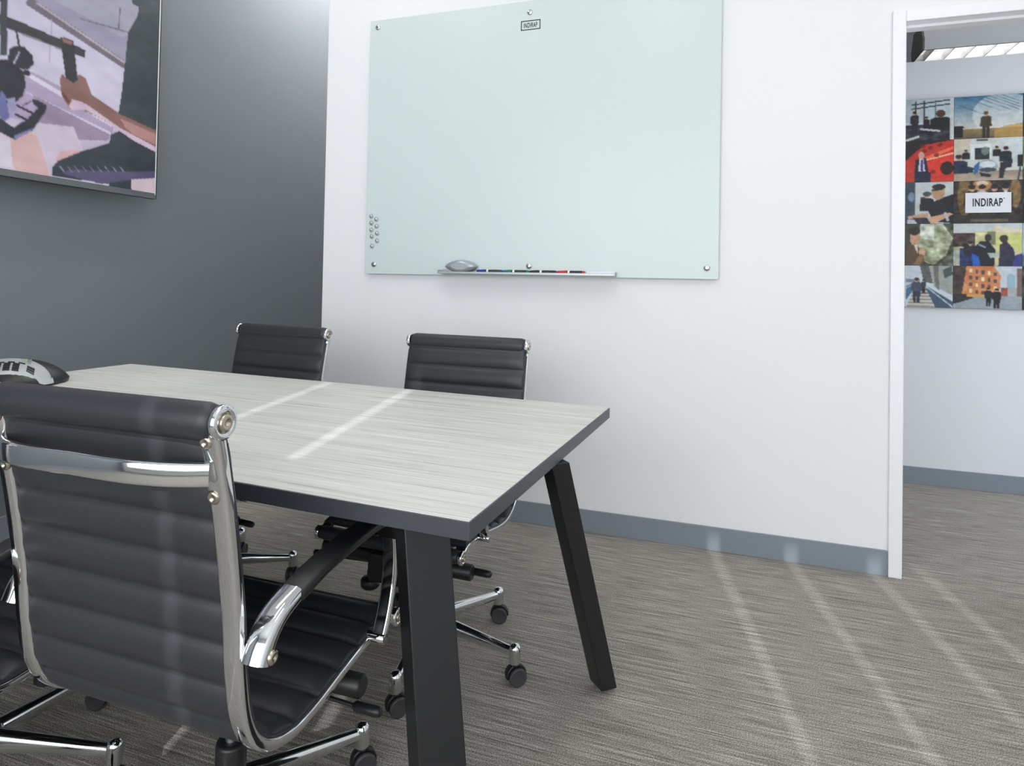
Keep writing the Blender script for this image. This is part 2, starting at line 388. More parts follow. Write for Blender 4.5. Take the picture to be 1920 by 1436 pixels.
# ---------------------------------------------------------------- photo mural on the hall wall
MX0, MZ1, TW, TR_ = 2.99, 2.302, .3355, .2492
mural = empty('photo_mural', (MX0, HY-.002, MZ1-5*TR_)); tag(mural, 'large wall mural of many photographs on the hall wall through the doorway', 'mural')
MB().box((0, -.02, 0), (4*TW, 0, 5*TR_)).build('mural_board', 'ink', mural)
def tile(c, r, p): return p.noise(9, 26).noise(7, 12).soften(1).mesh('photo_tile', 'print', mural, (c*TW+.0008, -.0207, (5-r)*TR_-.0008), (TW-.0016, 0, 0), (0, 0, -(TR_-.0016)))
RW, RH = 84, 62
p = Paint(RW, RH, (196, 202, 204)); p.rect(.0, 0, .42, .62, (178, 190, 196)); p.rect(.55, .05, .95, .5, (188, 205, 210))   # band with instruments
for x in (.06, .22, .42, .55, .72): p.line(x, .05, x, .6, .03, (60, 66, 74))
for y in (.1, .2): p.line(.36, y+.02, .95, y-.06, .03, (50, 56, 64))
p.rect(0, .62, .95, 1, (40, 42, 52)); p.noise(40, 14, p.Y > .55); p.person(.4, .28, .55, (38, 36, 42)); p.person(.58, .42, .4, (30, 30, 36))
p.person(.8, .3, .9, (22, 26, 32), wide=1.5, legs=False); p.ell(.8, .36, .07, .09, (85, 55, 40)); p.line(.5, .72, .78, .78, .05, (200, 200, 205)); p.line(.28, .98, .46, .9, .06, (215, 212, 205)); p.rect(.94, 0, 1, 1, (205, 208, 208)); tile(0, 0, p)
p = Paint(RW, RH); p.grad(0, 0, 1, .78, (70, 120, 155), (205, 205, 196)); p.ell(.72, .45, .45, .5, (225, 228, 226), .6); p.grad(0, .78, 1, 1, (150, 125, 80), (95, 85, 70)); p.poly([(.6, .8), (.8, .72), (1, .68), (1, 1), (.6, 1)], (190, 150, 80), .8)
for a, b in ((0, .15), (.12, 0), (.28, 0), (.4, 0), (.5, 0), (.6, 0), (.7, 0)): p.line(a, b, a+.55, b+.36, .012, (70, 90, 105), .8)
p.rect(0, .72, .13, .97, (28, 26, 26)); p.poly([(0, .7), (.13, .7), (.16, .75), (0, .75)], (20, 20, 20)); p.person(.47, .38, .62, (70, 58, 45), hair=(90, 70, 50), wide=1.1); p.noise(8, 20); tile(1, 0, p)
p = Paint(RW, RH, (30, 26, 26)); p.poly([(.2, .55), (.55, .1), (1, 0), (1, 1), (.2, 1)], (205, 50, 35)); p.poly([(.45, .45), (1, .15), (1, .22), (.5, .55)], (245, 110, 70)); p.line(.5, .5, 1, .32, .04, (255, 190, 150)); p.poly([(.5, .55), (1, .35), (1, .8), (.55, .9)], (225, 55, 35))
for i in range(8): p.ell(random.uniform(.5, .95), random.uniform(.05, .9), .04, .05, (120, 25, 20), .8)
p.ell(.9, .68, .1, .16, (40, 18, 18)); p.rect(.55, .9, 1, 1, (215, 60, 40)); p.rect(.3, .65, .4, .95, (200, 60, 45)); p.poly([(.42, .45), (.58, .42), (.65, .95), (.4, .95)], (30, 30, 48)); p.poly([(.48, .42), (.54, .42), (.57, .75), (.46, .75)], (225, 222, 232)); p.line(.52, .47, .52, .72, .04, (70, 60, 140)); p.ell(.51, .35, .045, .09, (215, 170, 155)); p.rect(.4, .78, .65, 1, (28, 34, 62)); tile(0, 1, p)
p = Paint(RW, RH, (205, 208, 204)); p.rect(0, 0, .25, .5, (206, 196, 178)); p.rect(.24, .13, .55, .5, (226, 228, 226)); p.rect(.31, .22, .52, .5, (38, 44, 48)); p.ell(.46, .3, .06, .1, (120, 140, 130), .8); p.rect(.33, .02, .5, .07, (70, 80, 92)); p.grad(.74, .05, 1, .6, (215, 222, 222), (190, 198, 200)); p.grad(0, .78, 1, 1, (150, 130, 110), (185, 172, 160))
p.poly([(0, .85), (.32, .8), (.32, .95), (0, 1)], (180, 165, 145)); p.ell(.5, .67, .14, .16, (150, 165, 172)); p.ell(.5, .62, .12, .08, (215, 222, 226)); p.ell(.5, .75, .13, .05, (60, 70, 80))
p.person(.07, .38, .8, (32, 48, 72), wide=1.4, legs=False); p.poly([(.1, .6), (.3, .7), (.28, .8), (.08, .82)], (30, 40, 60)); p.poly([(.3, .65), (.38, .55), (.36, .8), (.3, .85)], (40, 95, 150)); p.person(.18, .26, .4, (34, 34, 38), wide=1.2, legs=False); p.person(.63, .2, .42, (24, 28, 32), wide=1.2, legs=False); p.person(.76, .22, .62, (28, 36, 44), wide=1.2, legs=False)
p.poly([(.68, .58), (.86, .55), (.84, .7), (.76, .72), (.72, .95), (.66, .95)], (40, 42, 50)); p.poly([(.38, .8), (.55, .86), (.54, .92), (.4, .9)], (40, 36, 40)); p.rect(.93, .42, 1, .7, (30, 30, 34)); p.line(.97, .7, .94, .98, .03, (50, 60, 80)); tile(1, 1, p)
p = Paint(RW, RH, (200, 205, 206)); p.rect(0, 0, .42, 1, (60, 72, 88)); p.ell(.36, .35, .05, .12, (150, 180, 210), .7); p.rect(.44, .02, 1, .5, (205, 210, 210)); p.rect(.5, .35, .6, .7, (60, 70, 85)); p.person(.6, .25, .8, (26, 28, 34), hair=(40, 62, 60), wide=1.1, legs=False); p.ell(.6, .28, .07, .05, (50, 80, 78))
p.poly([(.6, .62), (.75, .42), (1, .3), (1, 1), (.7, .95)], (20, 24, 32)); p.ell(.77, .25, .1, .18, (190, 150, 115)); p.ell(.78, .12, .1, .07, (30, 26, 24)); p.line(.68, .2, .82, .18, .03, (30, 26, 26)); p.poly([(.3, .82), (.62, .74), (.62, .84), (.32, .9)], (205, 160, 130)); p.poly([(.62, .85), (.95, .74), (1, .78), (.72, 1), (.6, .96)], (214, 170, 140)); p.poly([(.38, .86), (.6, .86), (.66, 1), (.46, 1)], (44, 48, 58)); p.line(.88, .76, .92, .92, .06, (190, 195, 200)); p.rect(.3, .9, .42, 1, (190, 195, 205)); tile(0, 2, p)
p = Paint(RW, RH, (52, 44, 42)); p.ell(.16, .35, .1, .5, (120, 95, 55)); p.ell(.9, .3, .08, .35, (130, 105, 65)); p.noise(28, 22); p.ell(.42, .1, .14, .14, (180, 130, 80)); p.ell(.42, .06, .09, .06, (225, 200, 170))
for x, c in ((.27, (24, 24, 28)), (.42, (205, 205, 208)), (.6, (26, 26, 30)), (.76, (50, 44, 48))): p.person(x, .1, .9, c, wide=1.0, legs=False)
p.poly([(.74, .25), (.78, .25), (.78, .5), (.74, .5)], (215, 222, 235)); p.rect(0, .8, 1, 1, (44, 40, 34)); p.rect(.25, .9, .8, .97, (95, 90, 70)); tile(1, 2, p)
p = Paint(RW, RH, (60, 66, 50)); p.poly([(.5, 0), (.85, 0), (1, .35), (.9, .75), (.7, 1), (.55, .9), (.45, .45)], (165, 172, 140)); p.poly([(.5, 0), (.72, 0), (.72, .4), (.5, .35)], (215, 220, 205)); p.noise(60, 9, p.X > .48); p.noise(40, 22, p.X > .48)
p.ell(.42, .33, .08, .2, (200, 160, 130)); p.ell(.41, .17, .09, .1, (48, 36, 30)); p.poly([(.3, .55), (.42, .48), (.55, .7), (.56, 1), (.28, 1)], (92, 70, 50)); p.poly([(.4, .5), (.46, .5), (.47, .75)], (226, 214, 200)); p.ell(.53, .68, .05, .1, (214, 172, 142)); p.poly([(.4, .98), (.5, .72), (.57, .76), (.5, 1)], (140, 105, 75)); tile(0, 3, p)
p = Paint(RW, RH, (205, 200, 150)); p.poly([(0, 0), (1, 0), (1, .12), (.3, .2), (0, .3)], (198, 205, 205)); p.poly([(.6, .05), (1, .15), (1, .22), (.6, .2)], (226, 214, 190)); p.rect(0, .22, .32, .55, (70, 52, 48)); p.noise(45, 18, (p.X < .5) & (p.Y > .22) & (p.Y < .6)); p.rect(.5, .2, .62, .5, (120, 124, 96)); p.rect(.64, .24, 1, .6, (206, 208, 130)); p.rect(0, .6, .1, 1, (170, 175, 160)); p.rect(.1, .58, .3, 1, (34, 50, 100)); p.noise(26, 20, (p.X < .35) & (p.Y > .5))
p.person(.25, .42, .6, (30, 32, 40), wide=1.3, legs=False); p.poly([(.32, .55), (.4, .42), (.52, .42), (.62, .62), (.6, 1), (.32, 1)], (22, 26, 36)); p.ell(.51, .34, .05, .09, (50, 40, 38)); p.line(.38, .5, .47, .56, .04, (150, 158, 170)); p.poly([(.5, .7), (.68, .68), (.72, .75), (.55, .82)], (170, 185, 170)); p.ell(.74, .36, .06, .09, (60, 46, 40)); p.poly([(.68, .5), (.78, .42), (.88, .6), (.92, 1), (.66, 1), (.68, .7)], (46, 42, 66)); p.poly([(.27, .7), (.38, .78), (.4, 1), (.29, 1)], (36, 98, 190)); p.poly([(.9, .75), (1, .7), (1, 1), (.86, 1)], (60, 62, 130)); tile(1, 3, p)
p = Paint(RW, RH, (205, 214, 222)); p.poly([(.5, 0), (.64, 0), (.7, .42), (.56, .4)], (90, 92, 94)); p.poly([(.64, 0), (1, 0), (1, .7), (.72, .5)], (160, 165, 160)); p.poly([(.7, 0), (.78, 0), (.8, .6), (.74, .5)], (110, 112, 105)); p.poly([(.85, .1), (.98, 0), (1, .2), (.88, .3)], (70, 84, 84)); p.rect(.28, .33, .5, .4, (120, 135, 150)); p.poly([(.44, .45), (.56, .45), (.72, 1), (.3, 1)], (196, 192, 182))
for i in range(7): y = .5+i*.08; p.line(.43-.02*i, y, .57+.025*i, y, .02, (96, 88, 82))
p.poly([(.28, .5), (.42, .42), (.42, .55), (.28, .85)], (70, 110, 140)); p.poly([(.56, .45), (1, .85), (1, 1), (.74, 1)], (60, 84, 104)); p.line(.56, .46, 1, .98, .03, (180, 205, 220)); p.line(.42, .44, .28, .55, .03, (150, 185, 210)); p.person(.45, .3, .58, (60, 72, 92), wide=1.2); p.person(.56, .33, .32, (48, 50, 62)); tile(0, 4, p)
p = Paint(RW, RH, (196, 204, 212)); p.poly([(0, 0), (.2, 0), (.12, .75), (0, .8)], (66, 52, 48)); p.poly([(.2, 0), (.6, 0), (.7, .22), (.68, .6), (.12, .75)], (205, 132, 84)); p.noise(22, 16, p.X < .65)
for i in range(5):
    for j in range(4): x = .24+i*.09; y = .06+j*.16+i*.02; p.rect(x, y, x+.04, y+.09, (88, 72, 70) if (i+j) % 3 else (236, 214, 170))
p.poly([(.78, .22), (.84, .16), (.9, .22), (.9, .6), (.78, .6)], (150, 178, 192)); p.rect(.7, .5, .8, .7, (150, 80, 62)); p.rect(.8, .5, .93, .72, (172, 176, 178)); p.rect(.93, .05, 1, .75, (120, 100, 96)); p.poly([(0, .7), (1, .7), (1, 1), (0, 1)], (150, 160, 168)); p.poly([(0, .66), (.2, .66), (.3, .75), (.1, .86), (0, .9)], (40, 38, 46)); p.rect(.2, .66, .45, .72, (212, 156, 72)); p.person(.52, .5, .44, (26, 26, 32)); p.person(.64, .52, .46, (24, 24, 30), wide=1.2); tile(1, 4, p)
for r, base in enumerate(((36, 46, 52), (120, 140, 90), (52, 44, 42), (150, 175, 195), (70, 64, 64))):      # column at the frame edge
    for c in (2, 3):
        p = Paint(40, 30, base); p.noise(45, 6); p.rect(0, .75, 1, 1, tuple(q*.55 for q in base)); p.person(.45, .25, .7, (40, 40, 48)); tile(c, r, p)
plate = MB().box((3.383-MX0, -.026, 1.616-(MZ1-5*TR_)), (3.606-MX0, -.0215, 1.733-(MZ1-5*TR_))).build('name_plate', 'paper', mural); plate['label'] = 'white plate reading INDIRAP'
pc = (3.492-MX0, -.0262, 1.676-(MZ1-5*TR_))
text_mesh('lettering', 'INDIRAP', .047, .145, 'ink', plate, pc, (1, 0, 0), (0, 0, 1), (0, -1, 0))
MB().lathe([(.0022, 0), (.003, 0), (.003, .0004), (.0022, .0004)], (pc[0]+.079, -.0262, pc[2]+.022), (0, -1, 0), 12).build('registered_mark', 'ink', plate)

# ---------------------------------------------------------------- glass board
BX0, BX1, BZ0, BZ1 = .2775, 2.0307, 1.1858, 2.5236
board = empty('glass_board', ((BX0+BX1)/2, -.002, BZ0)); tag(board, 'large pale green glass writing board on standoffs on the white wall', 'whiteboard')
bo = board.location
def bl(x, y, z): return (x-bo.x, y, z-bo.z)
MB().box(bl(BX0, -.026, BZ0), bl(BX1, -.019, BZ1)).build('glass_panel', 'glass', board, .0015)
for px_, py_ in ((.322, 2.484), (1.153, 2.466), (1.983, 2.466), (.330, 1.235), (1.172, 1.235), (1.983, 1.235)):
    so_ = MB().cyl(bl(px_, 0, py_), bl(px_, -.0195, py_), .009, 16).build('standoff', 'alu', board)
    MB().lathe([(.0145, 0), (.0145, .004), (.011, .0075), (.004, .0085), (.0, .0085)], bl(px_, -.026, py_), (0, -1, 0), 20).build('standoff_cap', 'chrome', board)
# label printed on the glass
lab = empty('x'); bpy.data.objects.remove(lab)
lx, lz, lw, lh = 1.157, 2.404, .098, .047
fr = MB(); t_ = .0042
for a in ((lx-lw/2, lz-lh/2, lx+lw/2, lz-lh/2+t_), (lx-lw/2, lz+lh/2-t_, lx+lw/2, lz+lh/2), (lx-lw/2, lz-lh/2, lx-lw/2+t_, lz+lh/2), (lx+lw/2-t_, lz-lh/2, lx+lw/2, lz+lh/2)):
    fr.box(bl(a[0], -.0268, a[1]), bl(a[2], -.0259, a[3]))
lf = fr.build('label_border', 'ink', board)
text_mesh('label_lettering', 'INDIRAP', .024, .068, 'ink', board, bl(lx, -.0262, lz), (1, 0, 0), (0, 0, 1), (0, -1, 0))
# pen tray clipped to the lower edge
TX0, TX1, TZ = .722, 1.588, 1.193
tr = MB().box(bl(TX0, -.085, TZ), bl(TX1, -.026, TZ+.004)).box(bl(TX0, -.088, TZ-.001), bl(TX1, -.084, TZ+.010)).box(bl(TX0, -.0295, TZ), bl(TX1, -.0262, TZ+.022)).build('pen_tray', 'alu', board, .001)
for x in (TX0, TX1): MB().box(bl(x-.003, -.088, TZ-.001), bl(x+.003, -.026, TZ+.017)).build('tray_end', 'alu', board, .001)
# eraser
er = empty('board_eraser', (.832, -.0585, TZ+.0045)); tag(er, 'silver oval board eraser at the left end of the pen tray', 'eraser')
def lens(y0, y1, hx, hz, n=24, z0=.028):
    out = []
    for q in range(n):
        t = 2*PI*q/n; c, s = math.cos(t), math.sin(t)
        out.append((hx*c, hz*s*abs(s)**.45))
    return out
def lens_rings(mb, prof, hx, hz, cz):
    rs = []
    for sc, y in prof: rs.append([(a*sc, y, cz+b*sc) for a, b in lens(0, 0, hx, hz)])
    mb.rings(rs); return mb
lens_rings(MB(), [(.55, -.024), (.8, -.021), (.95, -.012), (1, 0), (1, .012), (.96, .018)], .085, .031, .0315).build('eraser_shell', 'silver', er)
lens_rings(MB(), [(.9, .018), (.9, .023), (.86, .024)], .085, .031, .0315).build('felt_pad', 'rubber', er)
eb = MB()
for i in range(7): eb.box((-.026+i*.0075, -.0252, .030-.004*(i in (0, 6))), (-.0225+i*.0075, -.0238, .036))
eb.build('embossed_mark', 'lightgrey', er)
# markers
def marker(x, colname, label):
    r = empty('marker_pen', (x, -.052, TZ+.004)); cz = .0095
    MB().lathe([(.003, 0), (.006, .002), (.0075, .012), (.009, .03), (.0095, .043), (.009, .046)], (0, 0, cz), (1, 0, 0), 16).build('cap', colname, r)
    b = MB().lathe([(.008, .046), (.0085, .048), (.0085, .118), (.007, .121)], (0, 0, cz), (1, 0, 0), 16).build('barrel', 'black', r)
    MB().lathe([(.00865, .052), (.00865, .062)], (0, 0, cz), (1, 0, 0), 16).build('label_band', 'whitep', b)
    MB().lathe([(.0078, .121), (.0078, .129), (.004, .131)], (0, 0, cz), (1, 0, 0), 16).build('end_plug', colname, r)
    return tag(r, label, 'marker', 'markers on the pen tray')
for x, c in ((.913, 'blue'), (1.046, 'green'), (1.181, 'black'), (1.315, 'red')):
    marker(x, c, c+' capped board marker lying on the pen tray')
# magnets
pos = [(.308, 1.488), (.309, 1.452), (.310, 1.416), (.313, 1.382), (.316, 1.331), (.338, 1.471), (.340, 1.435), (.344, 1.398), (.345, 1.359)]
names_ = ['topmost magnet of the left column', 'second magnet from the top of the left column', 'third magnet from the top of the left column', 'fourth magnet from the top of the left column', 'lowest magnet, set apart below the left column',
          'topmost magnet of the right column', 'second magnet from the top of the right column', 'third magnet from the top of the right column', 'lowest magnet of the right column']
for (x, z), nm in zip(pos, names_):
    r = empty('board_magnet', (x, -.0262, z))
    MB().lathe([(.0125, 0), (.0135, .002), (.0125, .004), (.008, .006), (.006, .0062)], (0, 0, 0), (0, -1, 0), 20).build('clear_rim', 'lightgrey', r)
    MB().lathe([(.0065, .006), (.0068, .010), (.0055, .013), (.002, .0138), (0, .0138)], (0, 0, 0), (0, -1, 0), 16).build('chrome_knob', 'chrome', r)
    tag(r, 'chrome '+nm+' on the glass board', 'magnet', 'magnets on the glass board')

# ---------------------------------------------------------------- television on the grey wall
TVX, TVY1, TVZ0, TVW, TVH = -.715, -.462, 1.548, 1.895, 1.085
tv = empty('wall_television', (XL, TVY1-TVW/2, TVZ0)); tag(tv, 'large flat television on the dark grey wall showing a hand gripping a camera rig', 'television')
to_ = tv.location
def tl(x, y, z): return (x-to_.x, y-to_.y, z-to_.z)
MB().box(tl(TVX-.03, TVY1-TVW, TVZ0), tl(TVX, TVY1, TVZ0+TVH)).build('panel', 'plastic', tv, .002)
MB().box(tl(TVX-.05, TVY1-TVW+.15, TVZ0+.08), tl(TVX-.03, TVY1-.15, TVZ0+TVH-.15)).build('back_housing', 'plastic', tv, .01)
MB().box(tl(XL, TVY1-TVW/2-.3, TVZ0+.3), tl(TVX-.05, TVY1-TVW/2+.3, TVZ0+.75)).build('wall_mount', 'blacksteel', tv, .004)
for y_ in (TVY1, TVY1-TVW-.005): MB().box(tl(TVX-.028, y_, TVZ0), tl(TVX+.003, y_+.005, TVZ0+TVH)).build('side_trim', 'plastic', tv)
MB().box(tl(TVX, TVY1-.006, TVZ0+.02), tl(TVX+.0035, TVY1-.002, TVZ0+TVH)).build('bright_edge', 'whitep', tv)
bb_ = plain('tv_bezel', rgb(96, 100, 104), .35, noise=.03)
MB().box(tl(TVX, TVY1-TVW, TVZ0), tl(TVX+.003, TVY1, TVZ0+.028)).build('bottom_bezel', bb_, tv)
SY1, SY0, SZ0, SZ1 = TVY1-.008, TVY1-TVW+.008, TVZ0+.028, TVZ0+TVH-.008
tp = Paint(420, 240, (196, 190, 214))
def q(*pts):            # photo pixels of the picture's shapes -> place on the screen
    out = []
    for px_, py_ in pts:
        w = at(px_, py_, 'x', TVX); out.append(((w[1]-SY0)/(SY1-SY0), (SZ1-w[2])/(SZ1-SZ0)))
    return out
tp.grad(0, 0, 1, .65, (192, 188, 216), (206, 200, 222)); tp.poly(q((60, -40), (330, -40), (330, 150), (236, 122), (58, 0), (20, -25)), (152, 148, 174)); tp.poly(q((100, 0), (235, -30), (320, 30), (230, 70)), (166, 164, 184))
tp.poly(q((48, 8), (52, -6), (62, -2), (236, 116), (234, 129), (228, 126)), (110, 104, 116)); tp.poly(q((66, 6), (70, 4), (236, 117), (235, 121)), (178, 170, 180))
tp.line(*q((225, 15))[0], *q((222, 55))[0], .006, (110, 106, 126)); tp.line(*q((150, 35))[0], *q((245, 62))[0], .006, (120, 116, 136)); tp.line(*q((97, 35))[0], *q((92, 115))[0], .004, (165, 158, 186))
tp.poly(q((0, 120), (50, 130), (215, 215), (210, 262), (150, 262), (70, 232), (0, 215)), (172, 156, 188)); tp.poly(q((45, 140), (60, 140), (210, 228), (209, 238)), (216, 208, 230)); tp.poly(q((45, 172), (58, 176), (208, 248), (206, 254)), (208, 198, 222)); tp.poly(q((62, 178), (205, 252), (202, 264), (150, 262), (76, 230)), (150, 132, 160)); tp.poly(q((70, 230), (138, 238), (155, 285), (85, 330), (60, 300)), (202, 190, 210))
tp.poly(q((-60, 230), (72, 232), (95, 330), (90, 345), (-60, 310)), (206, 194, 210)); tp.poly(q((20, 262), (50, 245), (68, 255), (85, 300), (92, 332), (30, 322), (20, 300)), (212, 176, 178)); tp.poly(q((104, 300), (112, 284), (140, 280), (158, 284), (110, 310)), (210, 170, 172)); tp.poly(q((150, 262), (205, 266), (190, 275), (156, 285)), (190, 178, 200)); tp.poly(q((-60, 270), (18, 262), (24, 315), (-60, 300)), (214, 206, 222))
u0, v0 = q((-50, 5))[0]; uf, vf = q((-40, 270))[0]      # the picture goes on to the left of the frame
tp.poly([(0, vf-.10), (uf+.03, vf-.05), (uf+.03, 1), (0, 1)], (204, 193, 209)); tp.poly([(0, vf-.22), (uf+.03, vf-.12), (uf+.03, vf-.06), (0, vf-.11)], (176, 160, 190))
tp.line(u0+.03, v0+.015, u0-.34, v0-.11, .05, (54, 52, 60)); tp.line(u0-.30, v0-.10, u0-.285, v0+.16, .06, (40, 40, 46))
tp.poly([(0, v0+.02), (u0-.36, v0+.08), (u0-.27, v0+.10), (u0-.25, v0+.19), (u0-.33, v0+.24), (0, v0+.36)], (150, 110, 102)); tp.poly([(0, v0-.1), (u0-.52, v0-.05), (u0-.5, v0+.3), (0, v0+.42)], (56, 64, 70))
tp.poly([(u0-.12, v0+.28), (u0+.05, v0+.26), (u0+.05, v0+.47), (u0-.1, v0+.5)], (38, 36, 48)); tp.ell(u0-.12, v0+.39, .035, .09, (30, 30, 38)); tp.ell(u0-.125, v0+.39, .02, .055, (92, 98, 130))
tp.poly(q((245, -40), (330, -40), (330, 300), (250, 250), (222, 212), (228, 175), (234, 120), (240, 62), (258, 30), (260, 12), (248, 8)), (52, 62, 66)); tp.poly(q((245, -40), (330, -40), (330, 24), (262, 26), (260, 12), (248, 8)), (64, 72, 78))
tp.poly(q((97, 330), (97, 315), (108, 302), (150, 285), (205, 268), (208, 252), (225, 245), (330, 300), (330, 336), (246, 335), (246, 362), (205, 352), (200, 344)), (46, 54, 62)); tp.poly(q((115, 325), (130, 318), (245, 322), (330, 320), (330, 334), (245, 337), (190, 345)), (84, 78, 112))
for i in range(9): tp.line(*q((120+i*14, 322))[0], *q((112+i*14, 312))[0], .004, (150, 148, 190))
tp.poly(q((246, 336), (330, 332), (330, 372), (246, 360)), (208, 190, 200)); tp.poly(q((192, 346), (205, 344), (203, 350)), (200, 190, 205))
tp.poly(q((112, 150), (116, 138), (124, 146), (150, 140), (160, 147), (172, 178), (225, 214), (330, 262), (330, 305), (250, 258), (180, 218), (150, 204), (130, 204), (116, 180), (113, 162)), (136, 98, 92)); tp.poly(q((128, 200), (135, 186), (160, 194), (180, 208), (225, 240), (330, 296), (330, 305), (250, 264), (195, 226), (160, 206), (134, 206)), (206, 184, 204)); tp.poly(q((225, 222), (330, 268), (330, 290), (250, 252), (235, 240)), (176, 132, 130)); tp.poly(q((114, 168), (124, 180), (132, 192), (128, 196), (116, 178)), (110, 60, 54))
tp.poly(q((-60, -10), (0, 28), (30, 38), (160, 94), (159, 109), (118, 94), (0, 46), (-60, 20)), (54, 52, 60)); tp.poly(q((0, 46), (118, 92), (118, 95), (0, 49)), (140, 134, 152)); tp.poly(q((113, 69), (137, 76), (139, 90), (145, 150), (138, 156), (123, 146), (116, 95)), (40, 40, 46)); tp.poly(q((116, 71), (136, 78), (134, 84), (118, 80)), (150, 110, 100)); tp.poly(q((0, -40), (13, -40), (13, 104), (0, 104)), (60, 66, 72)); tp.line(*q((30, 55))[0], *q((36, 90))[0], .008, (44, 44, 50))
tp.poly(q((18, 92), (30, 86), (45, 88), (60, 104), (63, 120), (52, 130), (25, 128), (14, 112)), (42, 40, 50)); tp.line(*q((36, 98))[0], *q((24, 122))[0], .006, (190, 195, 215)); tp.poly(q((-60, 110), (14, 112), (44, 135), (48, 160), (42, 180), (24, 196), (-60, 190)), (36, 34, 46)); tp.ell(*q((50, 137))[0], .008, .012, (34, 32, 42)); tp.poly(q((2, 170), (10, 178), (18, 220), (4, 230), (-8, 200)), (104, 108, 160)); tp.poly(q((12, 185), (28, 182), (30, 205), (20, 215)), (150, 150, 184))
tp.poly(q((-60, 225), (0, 222), (26, 240), (52, 222), (72, 202), (62, 195), (60, 186), (70, 188), (88, 198), (84, 210), (60, 245), (28, 262), (0, 248), (-60, 236)), (40, 38, 52)); tp.line(*q((30, 215))[0], *q((52, 226))[0], .009, (40, 38, 50)); tp.line(*q((32, 198))[0], *q((60, 212))[0], .009, (46, 42, 56)); tp.line(*q((42, 198))[0], *q((58, 190))[0], .004, (50, 46, 60)); tp.poly(q((25, 255), (60, 240), (58, 246), (28, 262)), (130, 128, 176))
tp.noise(7, 40); tp.noise(6, 14); tp.soften(1); tp.mesh('screen', 'screen', tv, tl(TVX+.0012, SY0, SZ1), (0, SY1-SY0, 0), (0, 0, SZ0-SZ1))

# ---------------------------------------------------------------- conference table
C1 = np.array([1.6468, -2.0379]); TYAW, TLEN, TWID, TZT, TTH = -.04577, 2.212, 1.1676, .745, .0345
ux = np.array([math.cos(TYAW), math.sin(TYAW)]); uy = np.array([-ux[1], ux[0]])
tc_ = C1-ux*TLEN/2+uy*TWID/2
table = empty('conference_table', (tc_[0], tc_[1], 0), TYAW); tag(table, 'long conference table with pale grey wood-grain top and splayed black steel legs', 'table')
def t_loc(x, y): d = np.array([x, y])-tc_; return float(d@ux), float(d@uy)
hx, hy = TLEN/2, TWID/2
MB().box((-hx+.002, -hy+.002, TZT-.002), (hx-.002, hy-.002, TZT)).build('tabletop', 'tabletop', table)
MB().box((-hx, -hy, TZT-TTH), (hx, hy, TZT-.0015)).build('edge_band', 'edge', table, .0015)
def leg(top, foot, hw, hd, rot, name='leg'):
    tx, ty = t_loc(*top); fx, fy = t_loc(*foot); zt = TZT-TTH-.001
    cr, sr = math.cos(rot), math.sin(rot)
    def sq(cx, cy, z): return [(cx+a*cr-b*sr, cy+a*sr+b*cr, z) for a, b in ((-hw, -hd), (hw, -hd), (hw, hd), (-hw, hd))]
    l = MB().hexa(sq(fx, fy, .012), sq(tx, ty, zt)).build(name, 'blacksteel', table, .003)
    MB().cyl((fx-.012, fy, 0), (fx-.012, fy, .014), .016, 16).build('levelling_foot', 'chrome', l)
    return l
LEGS = [((1.497, -1.915), (1.60, -1.985)), ((1.655, -1.46), (1.742, -1.175)), ((-.30, -1.85), (-.40, -1.90)), ((-.32, -1.34), (-.44, -1.06))]
for i, (a, b) in enumerate(LEGS): leg(a, b, .045 if i % 2 == 0 else .026, .038 if i % 2 == 0 else .031, (1 if i < 2 else -1)*math.radians(45))
zt = TZT-TTH-.001
def rail(a, b, hw=.025, h=.03):
    (ax, ay), (bx, by) = t_loc(*a), t_loc(*b)
    MB().sweep([(ax, ay, zt-h/2), (bx, by, zt-h/2)], (hw, h/2), side=(-(by-ay), bx-ax, 0), round_=.1).build('under_rail', 'blacksteel', table)
rail((1.43, -1.89), (-.22, -1.83)); rail((1.58, -1.46), (-.26, -1.36)); rail((1.46, -1.85), (1.58, -1.5)); rail((-.3, -1.82), (-.31, -1.4))

